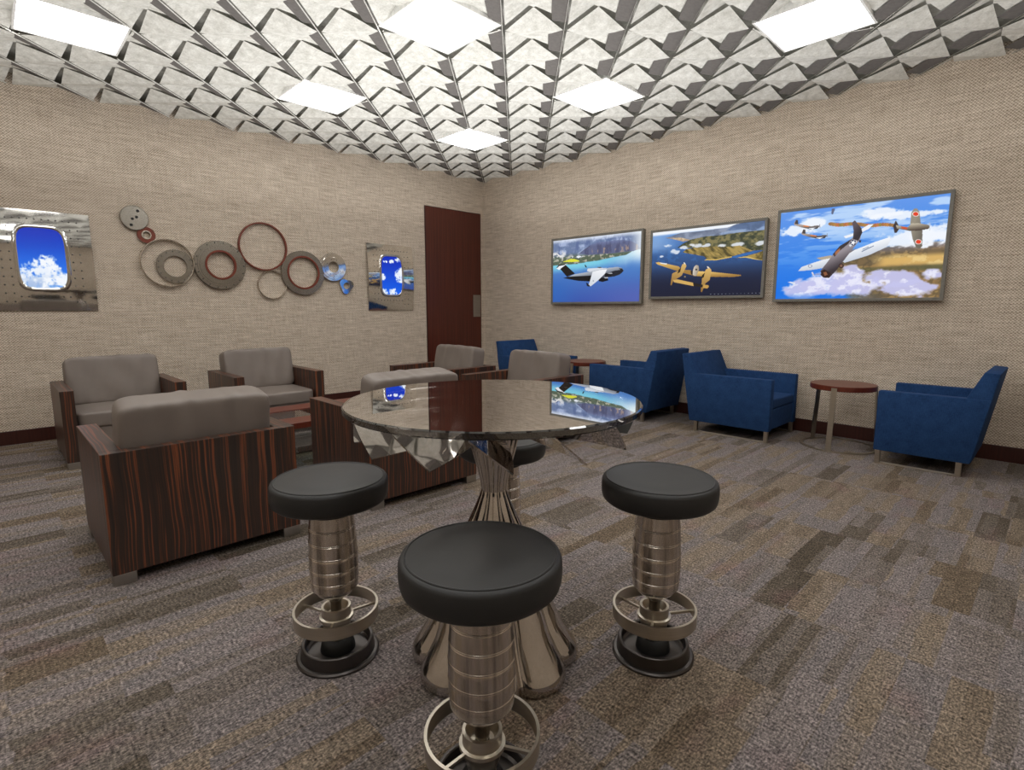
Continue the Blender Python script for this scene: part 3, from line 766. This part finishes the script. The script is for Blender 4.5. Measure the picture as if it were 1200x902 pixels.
    p.line((308, 546), (318, 566), 8, (220, 216, 220)); p.line((316, 560), (362, 556), 3, (120, 130, 170))
    sx, sy = 550, 372                       # star and bars
    p.poly([(sx - 26, sy + 14), (sx - 18, sy + 24), (sx + 24, sy - 2), (sx + 18, sy - 12)], (222, 224, 230)); p.disc((sx, sy), 17, (50, 60, 92))
    p.poly([(sx + (17 if k % 2 == 0 else 7) * math.cos(k * PI / 5 - 1.2), sy + (17 if k % 2 == 0 else 7) * math.sin(k * PI / 5 - 1.2)) for k in range(10)], (248, 248, 250))
    p.disc((296, 510), 13, (120, 132, 160), 9); p.disc((296, 510), 8, (240, 242, 248), 5); p.line((600, 424), (670, 390), 5, (110, 126, 156)); p.line((604, 412), (640, 396), 4, (110, 126, 156))
    p.disc((480, 508), 15, (60, 44, 44)); p.disc((480, 508), 8, (130, 96, 80)); p.poly([(584, 356), (598, 358), (594, 370), (584, 370)], (54, 46, 52))
    # fighter with red roundels
    K = (150, 142, 126)
    p.poly([(884, 256), (890, 196), (906, 172), (924, 170), (938, 190), (946, 262), (956, 300), (954, 390), (940, 406), (918, 400), (898, 350), (888, 300)], K, (112, 106, 96), [(890, 300), (956, 300)])
    p.poly([(784, 274), (800, 240), (812, 262), (824, 282), (806, 312), (792, 314)], (64, 54, 54))
    p.poly([(800, 268), (870, 280), (890, 258), (930, 256), (990, 266), (1000, 276), (990, 290), (940, 300), (880, 302), (806, 288)], (190, 180, 160), (74, 62, 54), [(900, 262), (900, 302)])
    p.poly([(832, 276), (868, 282), (866, 294), (832, 288)], (206, 84, 46)); p.line((998, 252), (998, 300), 3, (190, 196, 206))
    for c in ((916, 203), (932, 366)): p.disc(c, 20, (238, 236, 228), 15); p.disc(c, 16, (226, 66, 36), 12)
    return p

television('smallest-looking screen nearest the door, showing a transport jet over a coast', -1.488, -2.876, 1.2915, 2.115, .03, paint_jet)
television('middle screen on the right wall, showing a golden twin-engine aircraft', -3.030, -4.297, 1.344, 2.078, .028, paint_twin)
television('rightmost and largest screen, showing fighter planes among clouds', -4.445, -5.743, 1.302, 2.131, .028, paint_dogfight)

# ------------------------------------------------------------------ bowed mirror panels with a sky window
def paint_sky(kind):
    def f(w, h):
        p = Paint(w, h, 150); u, v = p.u, p.v; L = lambda c: p.col(c)
        n = fbm(u * 5, v * 7, 61 + kind); n2 = fbm(u * 14, v * 20, 67 + kind); t = v[..., None]
        if kind == 0:
            p.c = L((70, 150, 246)) * (1 - t) + L((4, 40, 178)) * t; p.fill(sm(v, .75, .3) * .35, (30, 110, 240))
            blobs = ((.52, .28, .30, .22), (.60, .44, .16, .11), (.14, .27, .16, .12), (.88, .16, .2, .12), (.35, .10, .6, .14), (.75, .3, .14, .12))
        else:
            p.c = L((20, 100, 236)) * (1 - t) + L((6, 40, 178)) * t
            blobs = ((.86, .50, .22, .18), (.06, .46, .14, .09), (.55, .08, .2, .10), (.10, .06, .2, .10), (.82, .92, .12, .08), (.5, .86, .12, .05), (.22, .85, .12, .03), (.95, .65, .1, .1))
        for a, b_, rx, ry in blobs:
            dd = ((u - a) / rx) ** 2 + ((v - b_) / ry) ** 2 + (n2 - .5) * 2.4 + (n - .5) * 1.6
            p.fill(sm(dd, 1.25, .25) * .96, (244, 248, 254))
        if kind == 0:
            sh = sm(v, .32, .06) * sm(n, .38, .6); p.fill(sh * .75, (150, 178, 222)); p.fill(sm(v, .1, 0) * .4 * sm(n2, .4, .6), (120, 170, 236))
        q = 6; x, y = np.abs(u - .5) * 2, np.abs(v - .5) * 2
        cr = .30; ax = np.maximum(x - (1 - cr * 1.5), 0) / (cr * 1.5); ay = np.maximum(y - (1 - cr), 0) / cr
        p.mask = (ax ** 2 + ay ** 2) <= 1.0
        return p
    return f
def sky_panel(label, cx, w, z0, z1, wx0, wx1, wz0, wz1, kind):
    t = thing('mirror_panel', label, 'wall art', (cx, 0, z0), 0, 'polished metal panels with a sky window')
    h = z1 - z0; bow = (.022, .034)[kind]
    yb = lambda z: -.012 - bow * math.sin(PI * max(0, min(1, z / h)))
    mb = MB(); nx, nz = 8, 40
    g = [[mb.bm.verts.new((-w / 2 + w * a / nx, yb(h * c / nz), h * c / nz)) for a in range(nx + 1)] for c in range(nz + 1)]
    for c in range(nz):
        for a in range(nx): mb.bm.faces.new((g[c][a], g[c][a + 1], g[c + 1][a + 1], g[c + 1][a])).smooth = True
    X0, X1, Z0, Z1 = wx0 - cx, wx1 - cx, wz0 - z0, wz1 - z0
    riv = []
    for k in range(11):
        zz = .08 + (h - .16) * k / 10
        for xx in (X0 - .10, X0 - .045, X1 + .045, X1 + .10):
            riv.append((xx, zz))
    for k in range(8): riv += [(X0 + (X1 - X0) * k / 7, Z0 - .07), (X0 + (X1 - X0) * k / 7, Z1 + .07)]
    for xx, zz in riv:
        if abs(xx) > w / 2 - .01: continue
        M4 = Matrix.Translation((xx, yb(zz), zz)) @ Matrix.Rotation(PI / 2, 4, 'X')
        mb.lathe([(.0055, 0), (.0045, .003), (0, .004)], 8, M4, mi=1)
    sh = mb.build('metal_sheet', [M['mirror'], M['rivet']], t)
    md = sh.modifiers.new('thickness', 'SOLIDIFY'); md.thickness = .004; md.offset = 0; sh.modifiers.new('crisp_edges', 'EDGE_SPLIT').split_angle = math.radians(40)
    # raised rounded frame
    fr = MB(); ww, hh = X1 - X0, Z1 - Z0; cxx, czz = (X0 + X1) / 2, (Z0 + Z1) / 2; ring = []
    N = 72
    def rr(k, grow):
        a = ww / 2 + grow; b_ = hh / 2 + grow; t_ = 2 * PI * k / N; e = .42
        return (cxx + a * math.copysign(abs(math.cos(t_)) ** e, math.cos(t_)), czz + b_ * math.copysign(abs(math.sin(t_)) ** e, math.sin(t_)))
    lv = [(.026, .0), (.022, .004), (.010, .007), (-.006, .006), (-.010, .0)]
    R_ = []
    for gr, up in lv:
        R_.append([fr.bm.verts.new((x, yb(z) - up, z)) for x, z in (rr(k, gr) for k in range(N))])
    for a, b_ in zip(R_, R_[1:]):
        for k in range(N): fr.bm.faces.new((a[k], a[(k + 1) % N], b_[(k + 1) % N], b_[k]))
    fr.build('window_rim', M['mirror'], t, 180)
    p = paint_sky(kind)(ww, hh)
    p.mesh('sky_picture', M['sky'], t, lambda u, v: np.stack([X0 + u * ww, np.array([yb(Z0 + q * hh) - .004 for q in v]), Z0 + v * hh], 1))
    return t
sky_panel('polished metal panel at the left edge, window with one big cloud', -5.30, .72, 1.19, 2.07, -5.474, -5.135, 1.385, 1.925, 0)
sky_panel('smaller-looking polished metal panel beside the door, scattered clouds in its window', -1.715, .70, 1.18, 2.055, -1.876, -1.549, 1.385, 1.905, 1)

# ------------------------------------------------------------------ ring sculpture
t = thing('ring_wall_art', 'chain of grey, silver and rust-red machined rings on the left wall', 'wall art', (-3.5, 0, 1.7))
def ringpart(name, cx, cz, prof, mat, off=.0, parent=None, seg=64, holes=None):
    mb = MB(); M4 = Matrix.Translation((cx + 3.5, 0, cz - 1.7)) @ Matrix.Rotation(PI / 2, 4, 'X')
    mb.lathe(prof, seg, M4, closed=True, mi=0)
    for (r, n_, hr, zt, a0) in holes or []:
        for k in range(n_):
            a = a0 + 2 * PI * k / n_
            mb.lathe([(hr, .012), (hr, zt), (0, zt)], 10, M4 @ Matrix.Translation((r * math.cos(a), r * math.sin(a), 0)), mi=1)
    return mb.build(name, [mat, M['black']], parent or t, 35)
fl = lambda ri, ro, z0, z1: [(ri, z0), (ro, z0), (ro, z1 - .002), (ro - .002, z1), (ri + .002, z1), (ri, z1 - .002)]
o = ringpart('solid_disc', -4.583, 2.085, [(.0005, .01), (.117, .01), (.117, .034), (.112, .038), (.0005, .038)], M['ringgrey'], holes=[(.02, 2, .013, .0385, .5), (.075, 2, .014, .0385, .2 + PI / 2 * 2.6)])
ringpart('red_washer', -4.495, 1.932, fl(.042, .078, .012, .03), M['redring'])
ringpart('washer_insert', -4.495, 1.932, fl(.032, .043, .012, .036), M['silver'])
ringpart('wire_hoop', -4.335, 1.668, fl(.231, .240, .01, .05), M['silver'])
ringpart('polished_ring', -4.266, 1.637, fl(.105, .170, .012, .03), M['ringgrey'], holes=[(.152, 16, .005, .0305, .1)])
o = ringpart('flanged_ring', -3.841, 1.672, [(.15, .01), (.258, .01), (.258, .038), (.254, .042), (.225, .042), (.224, .046), (.205, .046), (.204, .05), (.15, .05)], M['ringgrey'], holes=[(.238, 18, .006, .0425, 0)])
ringpart('red_liner', -3.838, 1.674, fl(.136, .157, .02, .058), M['redring'])
ringpart('large_red_hoop', -3.377, 1.903, fl(.252, .268, .01, .045), M['redring'])
ringpart('thin_hoop', -3.300, 1.478, fl(.156, .165, .01, .035), M['silver'])
ringpart('broad_ring', -2.933, 1.628, fl(.178, .259, .01, .045), M['ringgrey'])
ringpart('red_liner', -2.930, 1.632, fl(.176, .197, .02, .052), M['redring'])
ringpart('stepped_disc', -2.550, 1.716, [(.068, .01), (.172, .01), (.172, .04), (.168, .044), (.150, .044), (.148, .052), (.12, .052), (.118, .056), (.068, .056)], M['mirror'], holes=[(.095, 8, .005, .0565, .3)])
for cx, cz in ((-4.583 - .06, 2.085), (-4.495 + .055, 1.932), (-4.335 - .236, 1.668), (-4.266 + .14, 1.637), (-3.841 - .2, 1.672), (-3.377, 1.903 + .26), (-3.3, 1.478 - .161), (-2.933 + .22, 1.628), (-2.55, 1.716 + .12), (-2.378 - .06, 1.491)):
    MB().tube((cx + 3.5, -.0004, cz - 1.7), (cx + 3.5, -.014, cz - 1.7), .004, 8).build('wall_pin', M['silver'], t)
# small rounded-triangle link
mb = MB(); pts = []
for k in range(60):
    a = 2 * PI * k / 60; r = .088 * (1 + .16 * math.cos(3 * (a - .35))); pts.append((r, a))
M4 = Matrix.Translation((-2.378 + 3.5, -.012, 1.491 - 1.7)) @ Matrix.Rotation(PI / 2, 4, 'X')
ri = .042
lay = []
for z in (0, .026):
    lay.append([mb.bm.verts.new(M4 @ Vector((r * math.cos(a), r * math.sin(a), z))) for r, a in pts])
    lay.append([mb.bm.verts.new(M4 @ Vector((ri * math.cos(a), ri * math.sin(a), z))) for r, a in pts])
for a, b_ in ((0, 2), (2, 3), (3, 1), (1, 0)):
    for k in range(60): mb.bm.faces.new((lay[a][k], lay[a][(k + 1) % 60], lay[b_][(k + 1) % 60], lay[b_][k]))
mb.build('end_link', M['mirror'], t, 35)

# ------------------------------------------------------------------ camera
cam = bpy.data.cameras.new('camera'); co = bpy.data.objects.new('camera', cam); C.objects.link(co)
cam.sensor_width = 36; cam.lens = 629.33 / 1200 * 36; cam.clip_start = .02
co.location = (-5.72994, -6.49852, 1.22)
yaw, pit = 0.797995, 0.143534
co.rotation_euler = Euler((PI / 2 - pit, 0, yaw - PI / 2), 'XYZ')
bpy.context.scene.camera = co

# ------------------------------------------------------------------ light
def area(name, loc, size, power, rot, col=(1, .97, .93)):
    l = bpy.data.lights.new(name, 'AREA'); l.shape = 'SQUARE'; l.size = size; l.energy = power; l.color = col
    o = bpy.data.objects.new(name, l); C.objects.link(o); o.location = loc; o.rotation_euler = rot; return o
area('added_ceiling_fill', (-4.0, -4.0, 2.3), 7.0, 102, (PI, 0, 0), (1, 0.99, 0.97))  # added lamp with no fixture in the room, brightens the felt ceiling
area('added_corner_fill', (-2.8, -2.8, 1.9), 3.0, 32, (PI, 0, 0), (1, 1, 1))  # second added lamp, unseen, gives the felt folds contrast from the corner side
w = bpy.data.worlds.new('world'); bpy.context.scene.world = w; w.use_nodes = True
w.node_tree.nodes['Background'].inputs[0].default_value = (.5, .5, .5, 1); w.node_tree.nodes['Background'].inputs[1].default_value = .1
sc = bpy.context.scene
sc.view_settings.view_transform = 'Standard'; sc.view_settings.look = 'None'; sc.view_settings.exposure = 0.0
sc.render.engine = 'CYCLES'
sc.cycles.use_denoising = True; sc.cycles.max_bounces = 8; sc.cycles.transparent_max_bounces = 12
sc.cycles.sample_clamp_indirect = 6.0
